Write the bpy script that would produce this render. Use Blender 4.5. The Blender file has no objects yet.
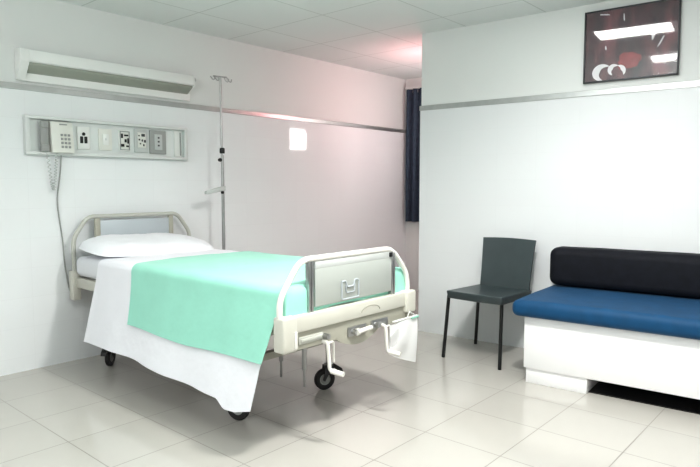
import bpy, bmesh, math, random
from mathutils import Vector, Matrix, noise
random.seed(4)
C = bpy.context.scene.collection
PI = math.pi

# ------------------------------------------------------------------ materials
def mat(name, col, rough=.5, metal=0., spec=.5, var=0., vscale=6., bump=0., bscale=200., emit=None, estr=0., alpha=1., coat=0., sheen=0., bdist=.002):
    m = bpy.data.materials.new(name); m.use_nodes = True
    nt = m.node_tree; b = nt.nodes['Principled BSDF']
    b.inputs['Base Color'].default_value = (*col, 1)
    b.inputs['Roughness'].default_value = rough
    b.inputs['Metallic'].default_value = metal
    b.inputs['Specular IOR Level'].default_value = spec
    b.inputs['Coat Weight'].default_value = coat
    b.inputs['Sheen Weight'].default_value = sheen
    b.inputs['Alpha'].default_value = alpha
    if emit:
        b.inputs['Emission Color'].default_value = (*emit, 1)
        b.inputs['Emission Strength'].default_value = estr
    tc = nt.nodes.new('ShaderNodeTexCoord')
    if var > 0:
        n = nt.nodes.new('ShaderNodeTexNoise'); n.inputs['Scale'].default_value = vscale
        n.inputs['Detail'].default_value = 4
        nt.links.new(tc.outputs['Object'], n.inputs['Vector'])
        r = nt.nodes.new('ShaderNodeMapRange')
        r.inputs['From Min'].default_value = .3; r.inputs['From Max'].default_value = .7
        r.inputs['To Min'].default_value = 1 - var; r.inputs['To Max'].default_value = 1 + var
        nt.links.new(n.outputs['Fac'], r.inputs['Value'])
        mx = nt.nodes.new('ShaderNodeVectorMath'); mx.operation = 'SCALE'
        mx.inputs[0].default_value = col
        nt.links.new(r.outputs['Result'], mx.inputs['Scale'])
        nt.links.new(mx.outputs['Vector'], b.inputs['Base Color'])
    if bump > 0:
        n2 = nt.nodes.new('ShaderNodeTexNoise'); n2.inputs['Scale'].default_value = bscale
        n2.inputs['Detail'].default_value = 3
        nt.links.new(tc.outputs['Object'], n2.inputs['Vector'])
        bp = nt.nodes.new('ShaderNodeBump'); bp.inputs['Strength'].default_value = bump
        bp.inputs['Distance'].default_value = bdist
        nt.links.new(n2.outputs['Fac'], bp.inputs['Height'])
        nt.links.new(bp.outputs['Normal'], b.inputs['Normal'])
    return m

def grid_mat(name, col, line, size, offs, width, plane, rough=.3, spec=.5, var=.02, tilevar=.02, roughvar=0., rowonly=False, coat=0.):
    """tile grid in world metres; plane = axes used ('XY','XZ','YZ')"""
    m = bpy.data.materials.new(name); m.use_nodes = True
    nt = m.node_tree; N = nt.nodes.new; L = nt.links.new
    b = nt.nodes['Principled BSDF']
    b.inputs['Roughness'].default_value = rough; b.inputs['Specular IOR Level'].default_value = spec
    b.inputs['Coat Weight'].default_value = coat
    g = N('ShaderNodeNewGeometry'); s = N('ShaderNodeSeparateXYZ'); L(g.outputs['Position'], s.inputs[0])
    def mth(op, a, bb=None):
        n = N('ShaderNodeMath'); n.operation = op
        for i, v in enumerate((a, bb)):
            if v is None: continue
            if isinstance(v, (int, float)): n.inputs[i].default_value = v
            else: L(v, n.inputs[i])
        return n.outputs[0]
    masks = []; ids = []
    for i, ax in enumerate(plane):
        u = mth('DIVIDE', mth('SUBTRACT', s.outputs[ax], offs[i]), size[i])
        fr = mth('FRACT', u); d = mth('MINIMUM', fr, mth('SUBTRACT', 1., fr))
        masks.append(mth('LESS_THAN', mth('MULTIPLY', d, size[i]), width / 2)); ids.append(mth('FLOOR', u))
    mask = mth('MAXIMUM', masks[0], masks[1])
    cb = N('ShaderNodeCombineXYZ'); L(ids[0], cb.inputs[0]); L(ids[1], cb.inputs[1])
    wn = N('ShaderNodeTexWhiteNoise'); L(cb.outputs[0], wn.inputs['Vector'])
    nz = N('ShaderNodeTexNoise'); nz.inputs['Scale'].default_value = 3.; nz.inputs['Detail'].default_value = 5
    L(g.outputs['Position'], nz.inputs['Vector'])
    f = mth('ADD', mth('ADD', 1. - tilevar - var, mth('MULTIPLY', wn.outputs['Value'], 2 * tilevar)), mth('MULTIPLY', nz.outputs['Fac'], 2 * var))
    sc = N('ShaderNodeVectorMath'); sc.operation = 'SCALE'; sc.inputs[0].default_value = col; L(f, sc.inputs['Scale'])
    mx = N('ShaderNodeMix'); mx.data_type = 'RGBA'; L(mask, mx.inputs['Factor'])
    L(sc.outputs[0], mx.inputs['A']); mx.inputs['B'].default_value = (*line, 1)
    L(mx.outputs['Result'], b.inputs['Base Color'])
    L(mth('ADD', rough, mth('ADD', mth('MULTIPLY', mask, .4), mth('MULTIPLY', nz.outputs['Fac'], roughvar))), b.inputs['Roughness'])
    return m

def glass_mat(name, col, a, rough=.05, gloss=False):
    m = bpy.data.materials.new(name); m.use_nodes = True
    nt = m.node_tree; nt.nodes.clear(); N = nt.nodes.new; L = nt.links.new
    o = N('ShaderNodeOutputMaterial'); t = N('ShaderNodeBsdfTransparent'); p = N('ShaderNodeBsdfGlossy' if gloss else 'ShaderNodeBsdfPrincipled')
    p.inputs[0].default_value = (*col, 1); p.inputs['Roughness'].default_value = rough
    mx = N('ShaderNodeMixShader')
    fr = N('ShaderNodeFresnel'); fr.inputs['IOR'].default_value = 1.5
    ad = N('ShaderNodeMath'); ad.operation = 'ADD'; ad.use_clamp = True; ad.inputs[1].default_value = a
    L(fr.outputs[0], ad.inputs[0]); L(ad.outputs[0], mx.inputs[0]); L(t.outputs[0], mx.inputs[1]); L(p.outputs[0], mx.inputs[2])
    L(mx.outputs[0], o.inputs[0])
    return m

M = dict(
    floor=grid_mat('floor_tiles', (.525, .505, .47), (.27, .255, .23), (.417, .417), (1.24, 1.25), .005, 'XY', rough=.09, spec=.5, var=.03, tilevar=.02, roughvar=.10),
    ceiling=grid_mat('ceiling_panels', (.76, .79, .78), (.60, .63, .61), (.64, .64), (3.95, 3.165), .010, 'XY', rough=.8, spec=.2, var=.01, tilevar=.02),
    wall_hi=mat('painted_wall', (.75, .765, .755), .65, spec=.25, var=.01, vscale=2),
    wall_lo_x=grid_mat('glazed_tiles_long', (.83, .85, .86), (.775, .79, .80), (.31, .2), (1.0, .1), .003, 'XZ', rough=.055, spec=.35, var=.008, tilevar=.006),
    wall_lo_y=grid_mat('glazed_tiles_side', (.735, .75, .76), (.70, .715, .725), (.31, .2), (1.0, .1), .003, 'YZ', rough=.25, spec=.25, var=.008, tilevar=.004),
    plainwall=mat('plain_wall', (.8, .8, .79), .7, spec=.2, var=.01),
    greywall=mat('grey_wall', (.38, .38, .37), .7, spec=.2),
    trim=mat('brushed_trim', (.50, .51, .50), .3, metal=.75, var=.05, vscale=20),
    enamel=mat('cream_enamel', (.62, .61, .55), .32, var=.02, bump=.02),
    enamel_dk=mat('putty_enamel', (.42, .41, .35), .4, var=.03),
    enamel_tube=mat('grey_enamel_tube', (.54, .545, .50), .3, var=.02),
    white_tube=mat('white_enamel_tube', (.80, .78, .74), .25),
    chrome=mat('chrome', (.62, .62, .62), .18, metal=1.),
    steel=mat('brushed_steel', (.45, .45, .45), .35, metal=.9, var=.05, vscale=30),
    darkmetal=mat('dark_steel', (.07, .07, .075), .4, metal=.5),
    panelgrey=mat('grey_laminate', (.45, .475, .45), .35, var=.03, vscale=4),
    panelblue=mat('blue_grey_laminate', (.52, .56, .59), .35, var=.03, vscale=4),
    rubber=mat('black_rubber', (.025, .025, .025), .6, var=.1),
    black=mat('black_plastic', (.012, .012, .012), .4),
    white=mat('white_plastic', (.80, .81, .79), .35),
    offwhite=mat('cream_plastic', (.75, .755, .71), .4),
    midgrey=mat('grey_plastic', (.36, .37, .36), .45, var=.03),
    lightgrey=mat('light_grey_plastic', (.55, .57, .56), .45, var=.03),
    trough=mat('aluminium_trough', (.74, .77, .76), .4, metal=.15, var=.02),
    troughframe=mat('pale_grey_frame', (.70, .72, .71), .4),
    lamp_body=mat('white_lamp_body', (.82, .83, .815), .45, var=.01),
    lamp_diff=mat('unlit_grey_diffuser', (.36, .38, .33), .5, var=.05, vscale=8),
    sheet=mat('white_cotton', (.88, .88, .92), .85, spec=.1, var=.012, bump=.5, bscale=7, bdist=.02, sheen=.1),
    pillow=mat('white_pillow_cotton', (.84, .85, .88), .85, spec=.1, var=.012, bump=.5, bscale=9, bdist=.02),
    green=mat('mint_cotton', (.38, .745, .62), .85, spec=.1, var=.03, bump=.4, bscale=6, bdist=.02, sheen=.2),
    mattress=mat('mattress_cover', (.76, .77, .80), .7, spec=.2),
    chair=mat('dark_grey_plastic', (.052, .068, .072), .36, var=.06, vscale=10, bump=.05, bscale=400),
    chairleg=mat('black_powder_coat', (.012, .013, .013), .35),
    bench=mat('white_laminate', (.86, .855, .86), .4, var=.008),
    navy=mat('blue_upholstery', (.001, .060, .150), .6, spec=.35, var=.10, vscale=14, bump=.3, bscale=350, sheen=.05),
    blackfab=mat('black_upholstery', (.008, .009, .014), .7, spec=.25, var=.2, vscale=20, bump=.3, bscale=350),
    curtain=mat('navy_curtain', (.055, .075, .105), .85, spec=.1, var=.15, vscale=20),
    lampglow=mat('lit_ceiling_diffuser', (1, 1, 1), .5, emit=(1, 1, .99), estr=13.),
    lampglow_far=mat('lit_far_diffuser', (1, 1, 1), .5, emit=(1, 1, .99), estr=26.),
    paneglow=mat('lit_door_pane', (1, 1, 1), .5, emit=(1, .98, .96), estr=26.),
    art_base=None, art_white=mat('white_paint', (.8, .78, .8), .5), art_red=mat('red_paint', (.26, .02, .03), .5, var=.4, vscale=14),
    glass=glass_mat('picture_glass', (1, 1, 1), .025, .05, True),
    bag=glass_mat('milky_polythene', (.78, .78, .78), .26, .25),
    bagband=mat('pale_green_clip', (.32, .62, .50), .4),
    grey_glass=mat('grey_window_glass', (.55, .6, .62), .1, emit=(.7, .8, .9), estr=.3),
)
def art_material():
    m = bpy.data.materials.new('dark_maroon_artwork'); m.use_nodes = True
    nt = m.node_tree; N = nt.nodes.new; L = nt.links.new; b = nt.nodes['Principled BSDF']
    tc = N('ShaderNodeTexCoord'); mp = N('ShaderNodeMapping'); mp.inputs['Scale'].default_value = (5, 1, 2)
    mp.inputs['Rotation'].default_value = (0, .5, 0)
    L(tc.outputs['Object'], mp.inputs[0])
    n = N('ShaderNodeTexNoise'); n.inputs['Scale'].default_value = 1.6; n.inputs['Detail'].default_value = 5
    L(mp.outputs[0], n.inputs['Vector'])
    r = N('ShaderNodeValToRGB'); e = r.color_ramp.elements
    e[0].position = .32; e[0].color = (.018, .008, .018, 1); e[1].position = .72; e[1].color = (.24, .07, .09, 1)
    k = e.new(.5); k.color = (.075, .02, .032, 1)
    L(n.outputs['Fac'], r.inputs[0]); L(r.outputs[0], b.inputs['Base Color']); b.inputs['Roughness'].default_value = .5
    return m
M['art_base'] = art_material()

# ------------------------------------------------------------------ mesh helpers
def lerp(a, b, t): return a + (b - a) * t
def add_box(bm, x0, x1, y0, y1, z0, z1, bev=0., seg=2):
    t = bmesh.new()
    bmesh.ops.create_cube(t, size=1)
    for v in t.verts:
        v.co = Vector(((x0 + x1) / 2 + v.co.x * (x1 - x0), (y0 + y1) / 2 + v.co.y * (y1 - y0), (z0 + z1) / 2 + v.co.z * (z1 - z0)))
    if bev > 0:
        bmesh.ops.bevel(t, geom=t.edges[:], offset=bev, segments=seg, profile=.5, affect='EDGES')
    merge(bm, t); return bm

def merge(bm, t, mtx=None):
    me = bpy.data.meshes.new('tmp'); t.to_mesh(me); t.free()
    if mtx is not None: me.transform(mtx)
    bm.from_mesh(me); bpy.data.meshes.remove(me)

def box(*a, **k): return add_box(bmesh.new(), *a, **k)

def add_prism(bm, poly, axis, a0, a1, bev=0., seg=2):
    """poly: 2D points; axis 'x','y','z' = extrusion axis"""
    t = bmesh.new()
    def mk(p, a):
        return {'x': (a, p[0], p[1]), 'y': (p[0], a, p[1]), 'z': (p[0], p[1], a)}[axis]
    A = [t.verts.new(mk(p, a0)) for p in poly]; B = [t.verts.new(mk(p, a1)) for p in poly]
    t.faces.new(A[::-1]); t.faces.new(B)
    for i in range(len(poly)):
        j = (i + 1) % len(poly); t.faces.new((A[i], A[j], B[j], B[i]))
    bmesh.ops.recalc_face_normals(t, faces=t.faces[:])
    if bev > 0: bmesh.ops.bevel(t, geom=t.edges[:], offset=bev, segments=seg, profile=.5, affect='EDGES')
    merge(bm, t); return bm

def fillet(pts, r, n=6):
    pts = [Vector(p) for p in pts]; out = [pts[0]]
    for i in range(1, len(pts) - 1):
        a, b, c = pts[i - 1], pts[i], pts[i + 1]
        d1 = (a - b); d2 = (c - b); rr = min(r, d1.length * .48, d2.length * .48)
        p1 = b + d1.normalized() * rr; p2 = b + d2.normalized() * rr
        for k in range(n + 1):
            t = k / n; out.append(p1 * (1 - t) ** 2 + b * 2 * t * (1 - t) + p2 * t * t)
    out.append(pts[-1]); return out

def add_tube(bm, pts, r, n=12, r1=None, flat=1.):
    pts = [Vector(p) for p in pts]
    T = []
    for i in range(len(pts)):
        a = pts[max(i - 1, 0)]; b = pts[min(i + 1, len(pts) - 1)]; T.append((b - a).normalized())
    up = Vector((0, 0, 1)) if abs(T[0].z) < .9 else Vector((1, 0, 0))
    u = T[0].cross(up).normalized(); rings = []
    for i, p in enumerate(pts):
        u = (u - T[i] * u.dot(T[i])).normalized(); w = T[i].cross(u)
        rr = r if r1 is None else r + (r1 - r) * i / (len(pts) - 1)
        rings.append([bm.verts.new(p + (u * math.cos(2 * PI * k / n) * flat + w * math.sin(2 * PI * k / n)) * rr) for k in range(n)])
    for i in range(len(rings) - 1):
        for k in range(n):
            bm.faces.new((rings[i][k], rings[i][(k + 1) % n], rings[i + 1][(k + 1) % n], rings[i + 1][k]))
    bm.faces.new(rings[0][::-1]); bm.faces.new(rings[-1]); return bm

def tube(*a, **k): return add_tube(bmesh.new(), *a, **k)

def add_lathe(bm, prof, origin, axis='z', n=28):
    """prof: (radius, height) list"""
    t = bmesh.new(); rings = []
    for r, h in prof:
        rings.append([t.verts.new((r * math.cos(2 * PI * k / n), r * math.sin(2 * PI * k / n), h)) for k in range(n)] if r > 1e-6 else [t.verts.new((0, 0, h))])
    for a, b in zip(rings, rings[1:]):
        for k in range(n):
            j = (k + 1) % n
            if len(a) == 1 and len(b) == 1: continue
            if len(a) == 1: t.faces.new((a[0], b[k], b[j]))
            elif len(b) == 1: t.faces.new((a[k], a[j], b[0]))
            else: t.faces.new((a[k], a[j], b[j], b[k]))
    bmesh.ops.recalc_face_normals(t, faces=t.faces[:])
    R = {'z': Matrix.Identity(4), 'x': Matrix.Rotation(PI / 2, 4, 'Y'), 'y': Matrix.Rotation(-PI / 2, 4, 'X')}[axis]
    merge(bm, t, Matrix.Translation(origin) @ R); return bm

def lathe(*a, **k): return add_lathe(bmesh.new(), *a, **k)

def grid_surface(f, nu, nv, thick=0.):
    bm = bmesh.new()
    V = [[bm.verts.new(f(i / nu, j / nv)) for j in range(nv + 1)] for i in range(nu + 1)]
    for i in range(nu):
        for j in range(nv):
            bm.faces.new((V[i][j], V[i + 1][j], V[i + 1][j + 1], V[i][j + 1]))
    bmesh.ops.recalc_face_normals(bm, faces=bm.faces[:])
    if thick: bmesh.ops.solidify(bm, geom=bm.faces[:], thickness=thick)
    return bm

def obj(name, bm, m, parent=None, smooth=True, world=False, angle=35):
    me = bpy.data.meshes.new(name)
    if world and parent is not None:
        off = parent.location.copy(); pp = parent.parent
        while pp is not None: off += pp.location; pp = pp.parent
        bmesh.ops.translate(bm, verts=bm.verts[:], vec=-off)
    bm.normal_update()
    if smooth:
        for f in bm.faces: f.smooth = True
        ca = math.radians(angle)
        for e in bm.edges:
            if len(e.link_faces) == 2 and e.calc_face_angle(0) > ca: e.smooth = False
    bm.to_mesh(me); bm.free()
    me.materials.append(m)
    o = bpy.data.objects.new(name, me); C.objects.link(o)
    if parent is not None: o.parent = parent
    return o

def tag(o, label, cat, group=None, kind=None):
    o['label'] = label; o['category'] = cat
    if group: o['group'] = group
    if kind: o['kind'] = kind
    return o

def thing(name, label, cat, loc=(0, 0, 0), rotz=0, group=None):
    o = bpy.data.objects.new(name, None); C.objects.link(o)
    o.empty_display_size = .1
    o.location = loc; o.rotation_euler = (0, 0, rotz); return tag(o, label, cat, group)

def center(o):
    """move a lone mesh's origin to its base centre"""
    me = o.data; xs = [v.co for v in me.vertices]
    c = Vector(((min(v.x for v in xs) + max(v.x for v in xs)) / 2, (min(v.y for v in xs) + max(v.y for v in xs)) / 2, min(v.z for v in xs)))
    me.transform(Matrix.Translation(-c)); o.location = c; return o

def struct(name, bm, m, parent=None, smooth=False, **k):
    o = obj(name, bm, m, parent, smooth, **k)
    if parent is None: o['kind'] = 'structure'
    return o

# ------------------------------------------------------------------ room
YL = 4.284            # long tiled wall behind the bed head
CX, CY = 4.264, 2.925  # outer corner of the projecting wall
TH = math.radians(4.0)
TX, TY = math.sin(TH), -math.cos(TH)      # along projecting wall, towards the viewer
NX, NY = math.cos(TH), math.sin(TH)       # into that wall
CEIL = 2.52; TR0, TR1 = 1.885, 1.925
XE = 5.93
def onR(s, o=0.): return (CX + TX * s + NX * o, CY + TY * s + NY * o)

struct('floor', box(-1.6, 6.1, -2.4, 4.5, -.1, 0), M['floor'])
struct('ceiling', box(-1.6, 6.1, -2.4, 4.5, CEIL, CEIL + .1), M['ceiling'])
w = struct('wall_back', box(-1.6, 6.1, YL + .012, YL + .15, 0, CEIL), M['wall_hi'])
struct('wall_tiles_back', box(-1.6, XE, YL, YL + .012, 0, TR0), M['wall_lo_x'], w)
struct('wall_rail_back', add_box(bmesh.new(), -1.6, XE, YL - .006, YL + .012, TR0, TR1, bev=.003), M['trim'], w)
# projecting wall, slightly out of square
p1 = onR(0); p2 = onR(5.2)
w = struct('wall_right', add_prism(bmesh.new(), [p1, p2, (6.1, p2[1]), (6.1, CY)], 'z', 0, CEIL), M['wall_hi'])
def strip(o0, o1, s0, s1, z0, z1, bev=0.):
    a, b, c, d = onR(s0, o0), onR(s1, o0), onR(s1, o1), onR(s0, o1)
    return add_prism(bmesh.new(), [a, b, c, d], 'z', z0, z1, bev=bev)
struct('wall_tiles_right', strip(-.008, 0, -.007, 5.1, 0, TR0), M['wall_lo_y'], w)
struct('wall_rail_right', strip(-.014, 0, -.012, 5.1, TR0, TR1, bev=.002), M['trim'], w)
struct('wall_end', box(XE, XE + .15, CY, YL + .012, 0, CEIL), M['plainwall'])
struct('wall_left', box(-1.75, -1.6, -2.4, YL + .15, 0, CEIL), M['greywall'])
struct('wall_front', box(-1.75, 6.1, -2.55, -2.4, 0, CEIL), M['greywall'])
# window behind the curtain on the end wall
wn = struct('window_1', add_prism(bmesh.new(), [(3.25, 1.0), (4.16, 1.0), (4.16, 2.3), (3.25, 2.3)], 'x', XE - .012, XE, bev=.002), M['white'])
struct('window_pane', box(XE - .016, XE - .011, 3.30, 4.11, 1.05, 2.25), M['grey_glass'], wn)
# door with a small lit pane in the recess, mirrored by the glazed tiles
dr = struct('door_1', add_box(bmesh.new(), 4.75, 5.62, CY, CY + .03, 0, 2.1, bev=.004), M['lightgrey'])
struct('door_frame', (lambda b: (add_box(b, 4.68, 4.75, CY, CY + .045, 0, 2.17), add_box(b, 5.62, 5.69, CY, CY + .045, 0, 2.17), add_box(b, 4.75, 5.62, CY, CY + .045, 2.1, 2.17), b)[-1])(bmesh.new()), M['white'], dr)
struct('window_pane', box(5.27, 5.55, CY + .031, CY + .035, 1.72, 1.98), M['paneglow'], dr)
struct('door_handle', tube(fillet([(4.82, CY + .03, 1.0), (4.82, CY + .08, 1.0), (4.93, CY + .08, 1.0)], .02), .009), M['chrome'], dr)

# ------------------------------------------------------------------ ceiling lamps (lit, one pair mirrored in the picture glass)
k = 0
for (x, y, lab) in ((3.40, 1.42, 'lit square ceiling light nearest the blue bench'), (2.12, 1.15, 'lit square ceiling light near the foot of the bed'),
               (.84, 1.27, 'lit square ceiling light nearest above the viewer'), (2.12, -.66, 'lit square ceiling light far behind the viewer, right row'), (.2, -1.3, 'lit square ceiling light far behind the viewer, left row')):
    t = thing('ceiling_light', lab, 'light', (x, y, CEIL), 0, 'recessed ceiling lights')
    fb = bmesh.new()
    for a in ((-.20, .20, -.32, -.28), (-.20, .20, .28, .32), (-.20, -.165, -.28, .28), (.165, .20, -.28, .28)): add_box(fb, *a, -.014, 0)
    obj('frame', fb, M['white'], t, False)
    obj('diffuser', box(-.165, .165, -.28, .28, -.010, -.001), M['lampglow' if x > .5 and y > 0 else 'lampglow_far'], t, False)

# ------------------------------------------------------------------ bed
bed = thing('hospital_bed', 'cream hospital bed with looped end rails, standing against the tiled wall', 'bed', (2.33, 3.1, 0))
B = lambda n, bm, m, p=bed, **k: obj(n, bm, m, p, world=True, **k)
X0, X1 = 1.862, 2.80
# headboard
hy = 4.2
hp = fillet([(1.872, hy, .50), (1.870, hy, .885), (1.975, hy, 1.035), (2.70, hy, 1.035), (2.812, hy, .885), (2.812, hy, .50)], .05, 6)
B('headboard_frame', tube(hp, .0155, 14), M['enamel_tube'])
B('headboard_panel', add_box(bmesh.new(), 2.065, 2.63, hy - .008, hy + .008, .70, 1.005, bev=.003), M['panelblue'])
for x in (2.045, 2.64): B('headboard_upright', add_box(bmesh.new(), x - .02, x + .02, hy - .013, hy + .013, .60, 1.022, bev=.006), M['enamel_dk'])
for x in (1.872, 2.812): B('corner_bracket', add_box(bmesh.new(), x - .028, x + .028, hy - .035, hy + .035, .455, .66, bev=.008), M['enamel'])
B('head_beam', add_box(bmesh.new(), 1.90, 2.785, hy - .028, hy + .012, .525, .60, bev=.006), M['enamel_dk'])
# footboard
fy = 1.995
fp = fillet([(1.800, fy, .64), (1.800, fy, .74), (1.93, fy, .908), (2.63, fy, .908), (2.775, fy, .76), (2.785, fy, .62)], .06, 8)
B('footboard_frame', tube(fp, .0145, 14), M['white_tube'])
fbp = B('footboard_panel', add_box(bmesh.new(), 2.02, 2.62, fy - .010, fy + .006, .674, .862, bev=.003), M['panelgrey'])
B('panel_top_strip', add_box(bmesh.new(), 2.02, 2.62, fy - .011, fy + .007, .858, .893, bev=.003), M['lightgrey'])
for x in (1.992, 2.634):
    ub = add_box(bmesh.new(), x - .016, x - .002, fy - .014, fy + .014, .63, .897, bev=.004)
    B('footboard_upright', add_box(ub, x + .002, x + .016, fy - .014, fy + .014, .63, .897, bev=.004), M['steel'])
B('rail_clip', add_box(bmesh.new(), 2.595, 2.615, fy - .022, fy - .010, .865, .89, bev=.003), M['black'])
# raised holder on the footboard: a shallow U-shaped outline and a tray
dh = bmesh.new(); dy = fy - .014
add_tube(dh, fillet([(2.205, dy, .775), (2.205, dy, .685), (2.335, dy, .685), (2.335, dy, .775), (2.305, dy, .778), (2.295, dy, .745), (2.245, dy, .745), (2.235, dy, .778), (2.205, dy, .775)], .012, 4), .004, 8)
add_tube(dh, fillet([(2.235, dy, .755), (2.24, dy, .715), (2.30, dy, .715), (2.305, dy, .755)], .012, 4), .003, 8)
B('document_holder', dh, M['panelblue'], fbp)
# foot beam, recessed lower panel with a bowed lower edge
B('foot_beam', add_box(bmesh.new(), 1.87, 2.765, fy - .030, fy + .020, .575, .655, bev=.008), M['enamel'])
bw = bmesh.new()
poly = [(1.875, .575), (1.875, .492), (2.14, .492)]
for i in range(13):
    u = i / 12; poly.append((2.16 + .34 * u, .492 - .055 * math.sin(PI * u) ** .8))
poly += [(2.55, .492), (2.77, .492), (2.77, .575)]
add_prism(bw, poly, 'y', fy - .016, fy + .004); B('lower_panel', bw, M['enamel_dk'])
for x, z0 in ((1.830, .495), (2.768, .535)): B('corner_cap', add_box(bmesh.new(), x - .046, x + .046, fy - .042, fy + .03, z0, .660, bev=.012, seg=3), M['enamel'])
B('latch', add_box(bmesh.new(), 1.850, 1.868, fy - .047, fy - .040, .51, .59, bev=.002), M['white_tube'])
B('corner_socket', lathe([(0, .475), (.026, .475), (.026, .535), (0, .535)], (2.765, fy - .005, 0)), M['enamel_dk'])
ab = bmesh.new()
add_tube(ab, [(2.415 + .075 * math.cos(a), fy - .031, .598 + .030 * math.sin(a)) for a in [PI * i / 14 for i in range(15)]], .0022, 6)
B('beam_emblem', ab, M['enamel_dk'])
# crank sockets and the handles
B('socket_slot', (lambda b: (add_box(b, 1.90, 2.06, fy - .022, fy - .014, .515, .55, bev=.003), add_box(b, 1.91, 2.05, fy - .028, fy - .02, .526, .54, bev=.002), b)[-1])(bmesh.new()), M['enamel_tube'])
for sx, sz in ((2.255, .512), (2.44, .516), (2.05, .528)):
    s = bmesh.new()
    if sx > 2.1:
        add_box(s, sx - .012, sx + .13, fy - .026, fy - .014, sz - .024, sz + .024, bev=.004)
    add_lathe(s, [(0, -.04), (.013, -.04), (.015, -.01), (.015, 0), (0, 0)], (sx + .02, fy - .012, sz), 'y', 14)
    B('crank_socket', s, M['steel'])
def crank(x, z, folded):
    c = bmesh.new(); y = fy - .05
    if folded:
        add_tube(c, [(x, y, z), (x + .11, y, z + .004)], .012, 10)
        add_tube(c, [(x + .01, y, z), (x + .01, fy - .02, z)], .008, 8)
        add_lathe(c, [(0, -.01), (.018, -.01), (.018, .008), (0, .008)], (x, y, z), 'x', 14)
    else:
        pts = fillet([(x, fy - .015, z), (x, y, z), (x + .004, y - .01, z - .135), (x + .02, y - .08, z - .145)], .012, 4)
        add_tube(c, pts, .0105, 10, flat=.8)
        add_tube(c, [(x + .004, y - .02, z - .137), (x + .02, y - .085, z - .145)], .013, 10)
        add_tube(c, fillet([(x, y, z - .004), (x + .045, y + .004, z - .004), (x + .055, y + .01, z - .11)], .012, 4), .006, 8)
    B('crank_handle', c, M['white_tube'])
crank(2.062, .502, False); crank(2.285, .512, True); crank(2.515, .502, False)
# side rails, cross members, platform, legs
for x in (1.885, 2.775): B('side_rail', add_box(bmesh.new(), x - .02, x + .02, fy + .02, hy - .03, .545, .615, bev=.006), M['enamel'])
B('mattress_platform', add_box(bmesh.new(), 1.90, 2.76, 2.06, 4.16, .600, .625, bev=.006), M['steel'])
uf = bmesh.new()
for y in (2.48, 3.94): add_box(uf, 1.93, 2.73, y - .02, y + .02, .30, .34, bev=.005)
for x in (2.0, 2.62): add_box(uf, x - .018, x + .018, 2.48, 3.94, .302, .338, bev=.005)
add_tube(uf, [(2.1, 2.5, .33), (2.1, 3.05, .56)], .015, 8); add_tube(uf, [(2.5, 2.5, .33), (2.5, 3.05, .56)], .015, 8)
add_tube(uf, [(2.1, 3.9, .33), (2.1, 3.4, .56)], .015, 8); add_tube(uf, [(2.5, 3.9, .33), (2.5, 3.4, .56)], .015, 8)
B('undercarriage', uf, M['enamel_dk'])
for x, y in ((2.40, 2.65), (2.37, 2.42)): B('lift_post', add_tube(tube([(x, y, .20), (x, y, .60)], .014, 10), [(x, y, .10), (x, y, .22)], .007, 10), M['steel'])
def caster(x, y, ang, brake=True):
    ca = bpy.data.objects.new('caster', None); C.objects.link(ca); ca.parent = bed
    ca.location = Vector((x, y, 0)) - bed.location; ca.rotation_euler = (0, 0, ang); ca.empty_display_size = .05
    def L(n, bm, m): return obj(n, bm, m, ca)
    lg = tube([(0, .0, .16), (0, .0, .34)], .016, 12)
    add_lathe(lg, [(0, .145), (.028, .145), (.03, .16), (.018, .17), (0, .17)], (0, 0, 0))
    L('stem', lg, M['chrome'])
    f = bmesh.new()
    for s in (-1, 1):
        add_prism(f, [(-.03, .150), (.03, .150), (.032, .10), (.043, .065), (.03, .055), (.01, .09), (-.03, .135)], 'x', s * .021 - .002, s * .021 + .002)
    add_box(f, -.023, .023, -.03, .03, .145, .153)
    L('fork', f, M['darkmetal'])
    R = .066
    L('wheel', lathe([(.036, -.013), (.044, -.016), (R - .005, -.015), (R, -.009), (R, .009), (R - .005, .015), (.044, .016), (.036, .013), (.034, 0), (.036, -.013)], (0, .025, R), 'x', 32), M['rubber'])
    L('hub', lathe([(0, -.017), (.012, -.017), (.014, -.01), (.030, -.008), (.037, -.012), (.037, .012), (.030, .008), (.014, .01), (.012, .017), (0, .017)], (0, .025, R), 'x', 24), M['midgrey'])
    if brake:
        bk = add_prism(bmesh.new(), [(-.075, .10), (-.03, .135), (-.02, .155), (-.035, .158), (-.085, .125), (-.095, .10)], 'x', -.02, .02, bev=.003)
        L('brake_pedal', bk, M['black'])
caster(2.645, 2.49, math.radians(66)); caster(1.975, 2.49, math.radians(20), False); caster(1.975, 3.95, math.radians(-48)); caster(2.62, 3.95, math.radians(30))

# milky bag hanging at the right foot corner
def bagf(u, v):
    x = 2.60 + .205 * u - .010 * v; z = .520 - .27 * v - .02 * (1 - u) * v
    top = .0
    z = lerp(.500, .520, u) - lerp(.15, .275, u ** .8) * v
    x0 = 2.545 - .005 * v
    x = x0 + (2.80 - .015 * v - x0) * u
    y = fy - .062 - .016 * math.sin(PI * u) * math.sin(PI * min(1, v * 1.05)) + .004 * math.sin(9 * u + 4 * v)
    return (x, y, z)
bagbm = grid_surface(bagf, 18, 18)
bagbm2 = grid_surface(lambda u, v: (bagf(u, v)[0], 2 * (fy - .058) - bagf(u, v)[1], bagf(u, v)[2]), 18, 18)
merge(bagbm, bagbm2)
bag = thing('plastic_bag', 'milky translucent plastic bag hanging from the right foot corner of the bed', 'bag', (2.70, fy - .06, .25))
obj('pouch', bagbm, M['bag'], bag, world=True)
hb = tube(fillet([(2.70, fy - .06, .515), (2.72, fy - .06, .55), (2.765, fy - .05, .53), (2.79, fy - .06, .51)], .01, 3), .003, 6)
add_box(hb, 2.57, 2.80, fy - .067, fy - .053, .512, .520, bev=.002)
obj('hanger', hb, M['white'], bag, world=True)
obj('clip', box(2.735, 2.80, fy - .070, fy - .052, .505, .517, bev=.002), M['bagband'], bag, world=True)

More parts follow.
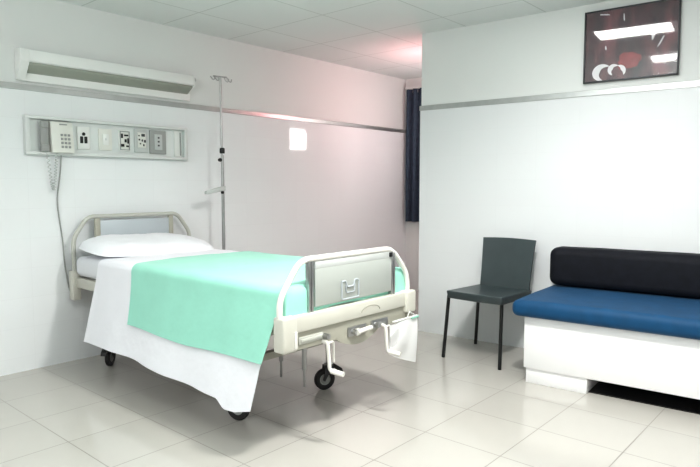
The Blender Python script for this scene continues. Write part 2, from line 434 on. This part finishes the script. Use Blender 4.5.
# mattress
def rounded_slab(x0, x1, y0, y1, z0, z1, r, seg=4, crown=0.):
    bm = bmesh.new(); nx, ny = 16, 34
    t = bmesh.new(); bmesh.ops.create_cube(t, size=1)
    for v in t.verts: v.co = Vector(((x0 + x1) / 2 + v.co.x * (x1 - x0), (y0 + y1) / 2 + v.co.y * (y1 - y0), (z0 + z1) / 2 + v.co.z * (z1 - z0)))
    bmesh.ops.bevel(t, geom=t.edges[:], offset=r, segments=seg, profile=.5, affect='EDGES')
    merge(bm, t); return bm
MZ = .765
mt = obj('mattress', rounded_slab(1.855, 2.785, 2.045, 4.165, .627, MZ, .045), M['mattress']); center(mt)
tag(mt, 'white covered mattress lying on the hospital bed frame', 'mattress')

# pillow: full, slumped, wide
def pillow_bm():
    bm = bmesh.new(); n = 30; m_ = 22; W, L_ = .93, .47
    V = {}
    for side in (1, -1):
        for i in range(n + 1):
            for j in range(m_ + 1):
                if side == -1 and (i in (0, n) or j in (0, m_)): V[side, i, j] = V[1, i, j]; continue
                u = i / n * 2 - 1; v = j / m_ * 2 - 1
                e = max(0, 1 - abs(u) ** 4.) ** .5 * max(0, 1 - abs(v) ** 3.) ** .5
                pin = 1 - .07 * (abs(v) ** 4) * (1 - abs(u)) ; pin2 = 1 - .06 * (1 - u * u) * 0
                x = u * W / 2 * (1 - .09 * v ** 4); y = v * L_ / 2 * (1 - .16 * u ** 4)
                h = (.092 + .01 * v) * e if side == 1 else -.020 * e
                q = Vector((u * 2.1, v * 2.2, side * 3))
                h += side * e * .014 * noise.noise(q * 1.4) + side * e * .006 * noise.noise(q * 4)
                V[side, i, j] = bm.verts.new((x, y, h + .025))
    for side in (1, -1):
        for i in range(n):
            for j in range(m_):
                f = (V[side, i, j], V[side, i + 1, j], V[side, i + 1, j + 1], V[side, i, j + 1])
                try: bm.faces.new(f if side == 1 else f[::-1])
                except ValueError: pass
    return bm
pl = obj('pillow', pillow_bm(), M['pillow'], angle=80); pl.location = (2.30, 3.93, MZ + .010); pl.rotation_euler = (math.radians(6), math.radians(2), math.radians(-1))
tag(pl, 'plump white pillow at the head of the bed against the headboard', 'pillow')

# cloths laid over the mattress: path across the bed, from right drop over the top to the left drop
def cross_path(off, dropR, dropL, flareL, topz=MZ):
    xl, xr = 1.855 - off, 2.785 + off; z = topz + off; r = .05
    pts = [(xr + .012, z - dropR), (xr + .004, z - r)]
    for a in range(1, 7): th = a / 6 * PI / 2; pts.append((xr - r + r * math.cos(th), z - r + r * math.sin(th)))
    for i in range(1, 16): pts.append((xr - r + (xl + r - xr + r) * i / 16, z + .006 * math.sin(PI * i / 16)))
    for a in range(0, 7): th = PI / 2 + a / 6 * PI / 2; pts.append((xl + r + r * math.cos(th), z - r + r * math.sin(th)))
    nd = 22
    for i in range(1, nd + 1):
        f = i / nd; pts.append((xl - flareL * f ** 1.3, z - r - (dropL - r) * f))
    return pts
def interp(tab, y):
    if y <= tab[0][0]: return tab[0][1]
    for (a, b), (c, d) in zip(tab, tab[1:]):
        if y <= c: return lerp(b, d, (y - a) / (c - a))
    return tab[-1][1]
def cloth(y0, y1, ny, off, hemtab, dropR, flare, amp, freq, skew0=0, skew1=0, footdrop=0., seed=0., nx_ref=None, wob=0.):
    """y0 = foot-side edge, y1 = head-side edge; hemtab gives hem height on the left side by y"""
    bm = bmesh.new(); rows = []
    for j in range(ny + 1):
        v = j / ny; y = lerp(y0, y1, v)
        hz = interp(hemtab, y)
        P = cross_path(off, dropR, MZ + off - hz, flare)
        np_ = len(P); row = []
        xl = 1.855 - off
        for i, (x, z) in enumerate(P):
            d = max(0, (MZ + off - .05 - z))
            left = x < 2.3
            yy = y
            if left and d > 0:
                t = d / (MZ - .2)
                x -= amp * t * (.5 + .5 * math.sin(freq * y + seed)) + amp * .5 * t * noise.noise(Vector((y * 5, t * 1.3, seed)))
                yy += lerp(skew0, skew1, v) * t
            yy += wob * noise.noise(Vector((x * 3, seed, v * 2))) * (1 if 0 < v < 1 else 1)
            z += .004 * noise.noise(Vector((x * 6, y * 5, seed))) if d == 0 else 0
            row.append(bm.verts.new((x, yy, z)))
        rows.append(row)
    if footdrop > 0:   # tuck over the foot end of the mattress
        extra = []
        for k_ in range(1, 9):
            f = k_ / 8; row = []
            for i, vt in enumerate(rows[0]):
                x, y, z = vt.co; d = max(0, MZ + off - .05 - z); w_ = 1. if d == 0 else max(0, 1 - d / .08)
                a = min(1, f * 2.2) * PI / 2
                row.append(bm.verts.new((x, y - .035 * math.sin(a) * w_ - .002 * f, z - w_ * (.035 * (1 - math.cos(a)) + max(0, f - .45) / .55 * (footdrop - .035)))))
            extra.append(row)
        rows = extra[::-1] + rows
    for a, b in zip(rows, rows[1:]):
        for i in range(len(a) - 1): bm.faces.new((a[i], a[i + 1], b[i + 1], b[i]))
    bmesh.ops.recalc_face_normals(bm, faces=bm.faces[:])
    bmesh.ops.solidify(bm, geom=bm.faces[:], thickness=-.003)
    return bm
sheet_hem = [(2.10, .195), (2.2, .170), (2.28, .168), (2.34, .208), (2.5, .21), (2.8, .222), (3.26, .243), (3.5, .248), (3.8, .235), (3.95, .225)]
sh = obj('bed_sheet', cloth(2.10, 3.80, 90, .008, sheet_hem, .10, .085, .026, 11., skew0=.06, skew1=.06, seed=1.3), M['sheet'], angle=80); center(sh)
tag(sh, 'long white sheet hanging down the side of the bed almost to the wheels', 'sheet')
green_hem = [(2.0, .43), (2.2, .428), (2.45, .422), (2.7, .412), (3.0, .418), (3.3, .43)]
gr = obj('bed_cover', cloth(2.04, 3.37, 80, .018, green_hem, .13, .058, .014, 9., skew0=.12, skew1=-.09, footdrop=.13, seed=1.3, wob=.02), M['green'], angle=80); center(gr)
tag(gr, 'mint green cover spread over the white sheet on the foot half of the bed', 'blanket')

# ------------------------------------------------------------------ drip stand
iv = thing('drip_stand', 'thin chrome drip stand with hooks behind the far side of the bed', 'stand', (3.005, 4.0, 0))
I = lambda n, bm, m, **k: obj(n, bm, m, iv, **k)
I('pole', add_tube(tube([(0, 0, .10), (0, 0, 1.50)], .0125, 14), [(-.003, 0, 1.48), (-.005, 0, 2.125)], .0085, 12), M['steel'])
I('collar', lathe([(0, 0), (.019, 0), (.021, .01), (.021, .035), (.017, .045), (0, .045)], (0, 0, 1.515), 'z', 16), M['black'])
I('knob', lathe([(0, 0), (.014, 0), (.016, .008), (.012, .022), (0, .022)], (-.025, -.012, 1.462), 'y', 14), M['black'])
ab = bmesh.new()
add_prism(ab, [(.012, 1.255), (.012, 1.215), (-.165, 1.185), (-.178, 1.195), (-.168, 1.212)], 'y', -.025, .01, bev=.004)
I('side_bracket', ab, M['lightgrey'])
I('bracket_screw', lathe([(0, 0), (.011, 0), (.011, .015), (0, .015)], (-.03, -.042, 1.20), 'y', 12), M['black'])
I('cross_arm', tube([(-.075, 0, 2.122), (.055, 0, 2.128)], .006, 10), M['steel'])
for s, a in ((-1, 0), (-.45, .6), (.5, -.6), (1, 0)):
    x = s * .07 if s < 0 else s * .06
    h = fillet([(x, 0, 2.125), (x, -.018, 2.10 - .012 * abs(a)), (x + .022 * (1 if s > 0 else -1), -.02, 2.085), (x + .038 * (1 if s > 0 else -1), -.01, 2.115)], .02, 4)
    I('hook', tube(h, .0042, 8), M['steel'])
hubm = lathe([(0, .07), (.03, .07), (.032, .12), (.016, .14), (0, .14)], (0, 0, 0), 'z', 16); I('hub', hubm, M['darkmetal'])
for i in range(5):
    a = 2 * PI * i / 5 + .3; c_, s_ = math.cos(a), math.sin(a)
    I('leg', tube(fillet([(0, 0, .10), (.13 * c_, .13 * s_, .09), (.19 * c_, .19 * s_, .055)], .03, 3), .010, 8), M['steel'])
    I('wheel', lathe([(0, -.009), (.02, -.009), (.025, -.004), (.025, .004), (.02, .009), (0, .009)], (.19 * c_, .19 * s_, .025), 'x', 16), M['rubber'])

# ------------------------------------------------------------------ wall lamp above the bed
wl = thing('wall_lamp', 'long white wall light with a grey underside, unlit, above the equipment panel', 'light', (2.22, YL + .012, 1.95))
W = lambda n, bm, m, p=wl, **k: obj(n, bm, m, p, world=True, **k)
yb = YL + .012
W('back_plate', add_box(bmesh.new(), 1.60, 2.90, yb - .022, yb, 1.945, 2.145, bev=.006), M['lamp_body'])
W('housing', add_prism(bmesh.new(), [(yb - .018, 2.150), (yb - .098, 2.138), (yb - .104, 2.066), (yb - .094, 2.060), (yb - .018, 2.020)], 'x', 1.580, 2.886, bev=.004), M['lamp_body'])
cap = [(yb, 2.152), (yb - .100, 2.140), (yb - .107, 2.062), (yb - .100, 2.050), (yb - .026, 1.955), (yb, 1.945)]
W('end_cap', add_prism(bmesh.new(), cap, 'x', 1.572, 1.626, bev=.003), M['lamp_body'])
W('end_cap', add_prism(bmesh.new(), [(yb, 2.152), (yb - .100, 2.140), (yb - .106, 2.062), (yb - .022, 2.0), (yb, 2.0)], 'x', 2.876, 2.892, bev=.003), M['lamp_body'])
W('diffuser', add_prism(bmesh.new(), [(yb - .097, 2.058), (yb - .022, 2.012), (yb - .022, 1.998), (yb - .097, 2.045)], 'x', 1.626, 2.872, bev=.001), M['lamp_diff'])
W('switch_cord_hook', tube(fillet([(2.89, yb - .06, 2.13), (2.925, yb - .06, 2.13), (2.925, yb - .06, 2.105)], .01, 3), .004, 8), M['lightgrey'])

# ------------------------------------------------------------------ equipment trough with its plates
PX0, PX1, PZ0, PZ1 = 1.60, 2.845, 1.462, 1.722
tr = thing('equipment_panel', 'shallow white framed service panel on the wall above the headboard', 'panel', (2.22, YL, PZ0))
T = lambda n, bm, m, p=tr, **k: obj(n, bm, m, p, world=True, **k)
T('back_plate', box(PX0, PX1, YL - .012, YL, PZ0, PZ1), M['trough'], smooth=False)
fb = bmesh.new()
add_box(fb, PX0, PX1, YL - .045, YL - .010, PZ1 - .022, PZ1, bev=.004); add_box(fb, PX0, PX1, YL - .045, YL - .010, PZ0, PZ0 + .022, bev=.004)
add_box(fb, PX0, PX0 + .03, YL - .045, YL - .010, PZ0 + .02, PZ1 - .02, bev=.004); add_box(fb, PX1 - .03, PX1, YL - .045, YL - .010, PZ0 + .02, PZ1 - .02, bev=.004)
T('frame', fb, M['troughframe'])
T('divider', add_box(bmesh.new(), 2.735, 2.80, YL - .022, YL - .011, PZ0 + .025, PZ1 - .025, bev=.003), M['white'])
T('slot', add_box(bmesh.new(), 2.782, 2.792, YL - .026, YL - .019, PZ0 + .035, PZ1 - .04, bev=.001), M['midgrey'])
yp = YL - .012
def plate(name, label, cat, x0, x1, z0, z1, m, builders):
    t = thing(name, label, cat, ((x0 + x1) / 2, yp, z0))
    obj('cover_plate', add_box(bmesh.new(), x0, x1, yp - .012, yp, z0, z1, bev=.003), m, t, world=True)
    for n, bm, mm in builders: obj(n, bm, mm, t, world=True)
    return t
yf = yp - .012
# nurse call plate: a dark dot above two dark upright marks
cx = 1.997
mk = lathe([(0, -.003), (.012, -.003), (.012, .002), (0, .002)], (cx, yf, 1.620), 'y', 16)
add_box(mk, cx - .026, cx - .004, yf - .003, yf + .002, 1.555, 1.603, bev=.003); add_box(mk, cx + .004, cx + .026, yf - .003, yf + .002, 1.555, 1.603, bev=.003)
plate('call_plate', 'white plate marked with a black dot above two black bars, beside the telephone', 'switch', 1.952, 2.042, 1.512, 1.672, M['white'], [('person_symbol', mk, M['black'])])
plate('switch_plate', 'plain cream rocker switch plate, third item on the service panel', 'switch', 2.108, 2.208, 1.512, 1.668, M['offwhite'],
      [('rocker', add_box(bmesh.new(), 2.135, 2.181, yf - .007, yf, 1.55, 1.63, bev=.003), M['white']), ('indicator', box(2.153, 2.160, yf - .009, yf - .005, 1.585, 1.60), M['lightgrey'])])
# socket with black contacts
sk = bmesh.new(); scx = 2.307
for dx, dz, a, b in ((-.024, .035, .007, .016), (.010, .040, .016, .006), (.004, .0, .008, .012), (.024, .0, .006, .02), (-.02, -.035, .012, .010), (.018, -.04, .010, .006)):
    add_box(sk, scx + dx - a, scx + dx + a, yf - .009, yf - .004, 1.590 + dz - b, 1.590 + dz + b, bev=.001)
so = bmesh.new()
for a in ((2.268, 2.346, 1.520, 1.526), (2.268, 2.346, 1.655, 1.661), (2.268, 2.274, 1.526, 1.655), (2.340, 2.346, 1.526, 1.655)): add_box(so, a[0], a[1], yf - .006, yf, a[2], a[3])
plate('socket_plate', 'white wall socket with dark contacts and a thin dark outline', 'socket', 2.262, 2.352, 1.512, 1.668, M['white'], [('socket_face', add_box(bmesh.new(), 2.276, 2.338, yf - .005, yf, 1.53, 1.65, bev=.002), M['offwhite']), ('contacts', sk, M['black']), ('outline', so, M['midgrey'])])
gk = bmesh.new()
for dx, dz, a, b in ((.012, .035, .014, .010), (-.022, .03, .005, .005), (-.02, 0, .006, .006), (.004, -.005, .005, .008), (.026, -.01, .007, .010), (-.012, -.03, .005, .005), (.016, -.04, .005, .008)):
    add_box(gk, 2.443 + dx - a, 2.443 + dx + a, yf - .010, yf - .005, 1.605 + dz - b, 1.605 + dz + b, bev=.001)
plate('outlet_plate', 'light grey outlet plate with a small black key, left of the dark plate', 'socket', 2.388, 2.500, 1.508, 1.685, M['lightgrey'], [('outlet_face', add_box(bmesh.new(), 2.41, 2.477, yf - .006, yf, 1.545, 1.66, bev=.002), M['offwhite']), ('contacts', gk, M['darkmetal'])])
dk = add_box(bmesh.new(), 2.553, 2.620, yf - .006, yf, 1.535, 1.655, bev=.002)
dk2 = bmesh.new()
for dz in (-.03, .0, .03): add_box(dk2, 2.58, 2.594, yf - .009, yf - .005, 1.592 + dz, 1.604 + dz)
plate('gas_outlet_plate', 'darkest grey square outlet plate at the right end of the service panel', 'socket', 2.515, 2.658, 1.503, 1.685, M['midgrey'], [('outlet_face', dk, M['lightgrey']), ('contacts', dk2, M['darkmetal'])])

# telephone
ph = thing('telephone', 'cream wall telephone with keypad at the left end of the service panel', 'telephone', (1.81, yp, 1.478))
Pn = lambda n, bm, m, **k: obj(n, bm, m, ph, world=True, **k)
pb = bmesh.new(); add_prism(pb, [(yp, 1.478), (yp, 1.690), (yp - .045, 1.690), (yp - .070, 1.478)], 'x', 1.755, 1.905, bev=.006)
Pn('phone_body', pb, M['offwhite'])
kb = bmesh.new()
for r_ in range(4):
    for c_ in range(3):
        z = 1.60 - r_ * .027; x = 1.825 + c_ * .024; y = yp - .070 + (z - 1.478) / .212 * .025
        add_box(kb, x - .0075, x + .0075, y - .006, y + .002, z - .008, z + .008, bev=.002)
Pn('keypad', kb, M['midgrey'])
Pn('number_slot', add_box(bmesh.new(), 1.815, 1.865, yp - .051, yp - .046, 1.668, 1.676), M['midgrey'], smooth=False)
Pn('cradle', add_box(bmesh.new(), 1.722, 1.757, yp - .030, yp, 1.478, 1.690, bev=.004), M['midgrey'])
hs = bmesh.new()
add_box(hs, 1.690, 1.742, yp - .050, yp - .026, 1.52, 1.65, bev=.010, seg=3)
add_box(hs, 1.690, 1.744, yp - .062, yp - .018, 1.640, 1.688, bev=.012, seg=3); add_box(hs, 1.690, 1.744, yp - .062, yp - .018, 1.482, 1.530, bev=.012, seg=3)
Pn('handset', hs, M['midgrey'])
co = []
for i in range(361):
    t = i / 360; a = t * 2 * PI * 26
    if t < .5: cxx = lerp(1.735, 1.772, t * 2); z = lerp(1.485, 1.225, math.sin(t * PI))
    else: cxx = lerp(1.772, 1.800, (t - .5) * 2); z = lerp(1.225, 1.480, 1 - math.sin(t * PI) if False else (t - .5) * 2)
    co.append((cxx + .008 * math.cos(a), yp - .030 + .008 * math.sin(a), z))
Pn('coiled_cord', tube(co, .0032, 5), M['lightgrey'])
tc_ = fillet([(1.835, YL - .025, 1.478), (1.832, YL - .012, 1.36), (1.800, YL - .008, 1.15), (1.815, YL - .008, 1.0), (1.832, YL - .008, .87), (1.835, YL - .010, .72), (1.855, YL - .010, .56), (1.875, YL - .012, .48)], .1, 6)
Pn('line_cord', tube(tc_, .0045, 7), M['midgrey'])

# ------------------------------------------------------------------ curtain on the end wall
cu = thing('curtain', 'dark navy curtain hanging in the recess at the end wall', 'curtain', (5.86, 4.0, .82))
def curf(u, v):
    y = 4.235 - .62 * u; z = 2.385 - 1.555 * v
    x = 5.865 - .028 * math.sin(u * 2 * PI * 6.5 + .4 * math.sin(3 * v)) * (.6 + .4 * v) + .004 * noise.noise(Vector((u * 8, v * 4, 0)))
    return (x, y, z)
obj('fabric', grid_surface(curf, 110, 16, .002), M['curtain'], cu, world=True, angle=80)
obj('curtain_rail', add_box(bmesh.new(), 5.85, 5.875, 3.2, 4.25, 2.39, 2.41, bev=.003), M['white'], cu, world=True)
for i in range(9): obj('hook', tube([(5.862, 4.21 - i * .07, 2.34), (5.862, 4.21 - i * .07, 2.395)], .004, 6), M['chrome'], cu, world=True)

# ------------------------------------------------------------------ chair
ch = thing('chair', 'dark grey plastic side chair with thin black legs beside the bench', 'chair', (3.95, 2.09, 0))
K = lambda n, bm, m, **k: obj(n, bm, m, ch, world=True, **k)
def warp(bm, f):
    for v in bm.verts: v.co = Vector(f(v.co))
    return bm
def chair_seat():
    bm = bmesh.new(); nu, nv = 14, 14; top = []; bot = []
    for i in range(nu + 1):
        a = []; b = []
        for j in range(nv + 1):
            u = i / nu; v = j / nv
            x = 3.665 + (4.16 - 3.665) * u; w_ = .219 - .003 * u; y = 2.076 + w_ * (2 * v - 1)
            x += .012 * (2 * v - 1) ** 2 * (1 - u)
            z = .503 - .016 * math.sin(PI * v) * math.sin(PI * min(1, u * 1.0)) - .012 * u
            a.append(bm.verts.new((x, y, z))); b.append(bm.verts.new((x + .012 * (1 - u) * 1, 2.076 + (y - 2.076) * .97, z - .056)))
        top.append(a); bot.append(b)
    for i in range(nu):
        for j in range(nv):
            bm.faces.new((top[i][j], top[i + 1][j], top[i + 1][j + 1], top[i][j + 1])); bm.faces.new((bot[i][j], bot[i][j + 1], bot[i + 1][j + 1], bot[i + 1][j]))
    ring = [(i, 0) for i in range(nu)] + [(nu, j) for j in range(nv)] + [(i, nv) for i in range(nu, 0, -1)] + [(0, j) for j in range(nv, 0, -1)]
    for a, b in zip(ring, ring[1:] + ring[:1]): bm.faces.new((top[a[0]][a[1]], bot[a[0]][a[1]], bot[b[0]][b[1]], top[b[0]][b[1]]))
    bmesh.ops.recalc_face_normals(bm, faces=bm.faces[:])
    ed = [e for e in bm.edges if len(e.link_faces) == 2 and e.calc_face_angle(0) > .8]
    bmesh.ops.bevel(bm, geom=ed, offset=.010, segments=3, profile=.5, affect='EDGES')
    return bm
K('seat', chair_seat(), M['chair'])
def back(u, v):   # u across, v up
    y = 2.070 + (.200 + .014 * v ** 2) * (1 - 2 * u)
    x = 4.150 + .055 * v + .014 * (1 - 2 * u) ** 2 * -1 + .012 * v * v
    z = .462 + (.852 - .462) * v + .006 * math.cos(PI * (u - .5)) * v
    return (x, y, z)
K('backrest', grid_surface(back, 16, 16, .012), M['chair'], angle=50)
K('leg', tube([(3.735, 2.305, .46), (3.705, 2.328, 0.0)], .0125, 12), M['chairleg'])
K('leg', tube([(3.735, 1.885, .46), (3.695, 1.872, 0.0)], .0125, 12), M['chairleg'])
K('leg', tube([(4.12, 2.275, .46), (4.19, 2.335, 0.0)], .0125, 12), M['chairleg'])
K('leg', tube([(4.12, 1.905, .46), (4.20, 1.865, 0.0)], .0125, 12), M['chairleg'])
sf = tube([(3.735, 2.305, .448), (4.12, 2.275, .440)], .010, 8); add_tube(sf, [(3.735, 1.885, .448), (4.12, 1.905, .440)], .010, 8)
add_tube(sf, [(3.735, 2.305, .448), (3.735, 1.885, .448)], .010, 8); add_tube(sf, [(4.12, 2.275, .44), (4.12, 1.905, .44)], .010, 8)
K('seat_frame', sf, M['chairleg'])

# ------------------------------------------------------------------ built-in bench with cushions (local x towards viewer's right, y into the wall)
SO = (3.559, 1.638, 0); SR = -PI / 2 + TH; SL = 2.3; SD = .775
bn = thing('bench', 'white boxed bench with a recessed plinth along the right wall', 'bench', SO, SR)
bb = bmesh.new()
add_box(bb, 0, SL, 0, SD, .098, .428, bev=.003)
obj('box', bb, M['bench'], bn)
obj('plinth', add_box(bmesh.new(), .012, .390, .012, .60, 0, .100, bev=.002), M['bench'], bn)
obj('plinth', add_box(bmesh.new(), SL - .40, SL - .012, .012, .60, 0, .100, bev=.002), M['bench'], bn)
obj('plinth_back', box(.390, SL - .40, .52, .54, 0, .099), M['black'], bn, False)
obj('shade_slab', box(.390, SL - .40, .05, .52, .0005, .006), M['black'], bn, False)  # black slab on the floor, stands in for the deep shade under the bench
def soft(x0, x1, y0, y1, z0, z1, r, crown, nx=40, ny=14, seed=0.):
    bm = bmesh.new(); t = bmesh.new(); bmesh.ops.create_cube(t, size=1)
    for v in t.verts: v.co = Vector(((x0 + x1) / 2 + v.co.x * (x1 - x0), (y0 + y1) / 2 + v.co.y * (y1 - y0), (z0 + z1) / 2 + v.co.z * (z1 - z0)))
    bmesh.ops.bevel(t, geom=t.edges[:], offset=r, segments=5, profile=.5, affect='EDGES')
    for ax, (a, b), n in ((0, (x0, x1), nx), (1, (y0, y1), ny)):
        for i in range(1, n):
            co = Vector((0, 0, 0)); co[ax] = a + (b - a) * i / n; no = Vector((0, 0, 0)); no[ax] = 1
            bmesh.ops.bisect_plane(t, geom=t.verts[:] + t.edges[:] + t.faces[:], plane_co=co, plane_no=no)
    for v in t.verts:
        u = (v.co.x - x0) / (x1 - x0); w_ = (v.co.y - y0) / (y1 - y0)
        if v.co.z > (z0 + z1) / 2:
            v.co.z += crown * max(0, math.sin(PI * w_)) ** .5 * min(1, u * 8, (1 - u) * 8) + .003 * noise.noise(Vector((v.co.x * 5, v.co.y * 5, seed)))
    merge(bm, t); return bm
sc_ = obj('seat_cushion', soft(-.072, SL, -.055, SD - .01, .430, .535, .040, .012), M['navy'], angle=60)
sc_.location = SO; sc_.rotation_euler = (0, 0, SR); tag(sc_, 'long blue upholstered seat cushion lying on the white bench', 'cushion')
bc_ = obj('back_cushion', soft(-.050, SL, .560, SD - .005, .549, .818, .055, .004, seed=3), M['blackfab'], angle=60)
bc_.location = SO; bc_.rotation_euler = (0, 0, SR); tag(bc_, 'long black bolster cushion leaning on the wall behind the blue seat', 'cushion')

# ------------------------------------------------------------------ framed picture (local x along wall, y into wall, z up)
px, py = onR(1.328, -.001)
pc = thing('framed_picture', 'dark maroon abstract picture under glass high on the right wall', 'picture', (px, py, 1.972), SR)
PW, PH = .598, .490
pf = bmesh.new()
for a in ((0, PW, 0, .010), (0, PW, PH - .010, PH), (0, .010, .010, PH - .010), (PW - .010, PW, .010, PH - .010)): add_box(pf, a[0], a[1], -.026, 0, a[2], a[3], bev=.002)
obj('frame', pf, M['darkmetal'], pc)
art = obj('artwork', box(.010, PW - .010, -.012, -.002, .010, PH - .010), M['art_base'], pc, False)
def ribbon(outer, inner, z=-.0125):
    bm = bmesh.new(); n = len(outer)
    A = [bm.verts.new((p[0], z, p[1])) for p in outer]; B_ = [bm.verts.new((p[0], z, p[1])) for p in inner]
    for i in range(n - 1): bm.faces.new((A[i], A[i + 1], B_[i + 1], B_[i]))
    return bm
def crescent(cx, cz, r, w_, a0, a1, sq=1.):
    o, i_ = [], []
    for k_ in range(25):
        t = k_ / 24; a = lerp(a0, a1, t); th_ = w_ * math.sin(PI * t) ** .7
        o.append((cx + r * math.cos(a) * sq, cz + r * math.sin(a))); i_.append((cx + (r - th_) * math.cos(a) * sq, cz + (r - th_) * math.sin(a)))
    return ribbon(o, i_)
marks = [crescent(.122, .066, .058, .046, PI * .22, PI * 1.55, 1.1), crescent(.198, .078, .038, .034, PI * .2, PI * 1.45), crescent(.238, .066, .040, .030, -.9, PI * .62)]
marks.append(ribbon([(.145, .245), (.150, .225), (.148, .215)], [(.140, .245), (.139, .225), (.146, .215)]))
marks.append(ribbon([(.258, .445), (.262, .41), (.262, .395)], [(.252, .445), (.252, .41), (.258, .395)]))
marks.append(ribbon([(.452, .32), (.455, .28), (.44, .245)], [(.430, .32), (.430, .28), (.432, .245)]))
marks.append(ribbon([(.510, .262), (.490, .22), (.470, .195)], [(.500, .262), (.478, .22), (.466, .195)]))
marks.append(ribbon([(.10, .466), (.15, .460), (.165, .452)], [(.10, .458), (.15, .450), (.165, .448)]))
for mk_ in marks: obj('white_brush_mark', mk_, M['art_white'], art, False)
rp = bmesh.new(); n_ = 22; cc = rp.verts.new((.300, -.0123, .125)); rv = []
for k_ in range(n_):
    a = 2 * PI * k_ / n_; r = .066 + .045 * noise.noise(Vector((math.cos(a) * 2, math.sin(a) * 2, 5))); rv.append(rp.verts.new((.300 + r * 1.15 * math.cos(a), -.0123, .125 + r * .85 * math.sin(a))))
for k_ in range(n_): rp.faces.new((cc, rv[k_], rv[(k_ + 1) % n_]))
obj('red_paint_patch', rp, M['art_red'], art, False)
obj('glass_pane', box(.008, PW - .008, -.019, -.016, .008, PH - .008), M['glass'], pc, False)

# ------------------------------------------------------------------ light
def area(name, loc, rot, size, sy, power, col=(1, 1, 1)):
    l = bpy.data.lights.new(name, 'AREA'); l.shape = 'RECTANGLE'; l.size = size; l.size_y = sy; l.energy = power; l.color = col
    o = bpy.data.objects.new(name, l); C.objects.link(o); o.location = loc; o.rotation_euler = rot; return o
def point(name, loc, r, power, col):
    l = bpy.data.lights.new(name, 'POINT'); l.shadow_soft_size = r; l.energy = power; l.color = col
    o = bpy.data.objects.new(name, l); C.objects.link(o); o.location = loc; return o
area('side_fill_light', (-1.25, 1.9, 2.0), (0, math.radians(-72), 0), 1.0, 2.2, 36, (.96, .99, 1))  # added fill from the left for the hanging sheet, no fixture there
area('upward_fill_light', (.6, .4, 1.7), (PI, 0, 0), 3.0, 2.6, 60, (.95, 1, .99))  # added upward fill that brightens the ceiling, not a room lamp
sl = bpy.data.lights.new('shadow_key_spot', 'SPOT'); sl.energy = 145; sl.shadow_soft_size = .09; sl.spot_size = math.radians(165); sl.spot_blend = .6; sl.color = (1, .985, .95)  # added spot without a fixture, sharpens the shadows under the bed
so_ = bpy.data.objects.new('shadow_key_spot', sl); C.objects.link(so_); so_.location = (2.25, 1.10, 2.44)
point('pink_alcove_lamp', (4.85, 3.25, 2.14), .10, 8, (1, .42, .45))
wd = bpy.data.worlds.new('world'); bpy.context.scene.world = wd; wd.use_nodes = True
wd.node_tree.nodes['Background'].inputs[0].default_value = (.9, .95, 1, 1); wd.node_tree.nodes['Background'].inputs[1].default_value = .3

# ------------------------------------------------------------------ camera
cam = bpy.data.cameras.new('camera'); co_ = bpy.data.objects.new('camera', cam); C.objects.link(co_)
cam.sensor_fit = 'HORIZONTAL'; cam.sensor_width = 36; cam.lens = 600 / 700 * 36; cam.clip_start = .05
co_.location = (0, 0, 1.25); co_.rotation_euler = (math.radians(90 - 4.5), 0, math.radians(41.15 - 90))
bpy.context.scene.camera = co_
sc = bpy.context.scene
sc.view_settings.view_transform = 'Standard'; sc.view_settings.look = 'None'; sc.view_settings.exposure = .17; sc.view_settings.gamma = .86
sc.cycles.max_bounces = 10; sc.cycles.diffuse_bounces = 6; sc.cycles.use_denoising = True; sc.cycles.sample_clamp_indirect = 8
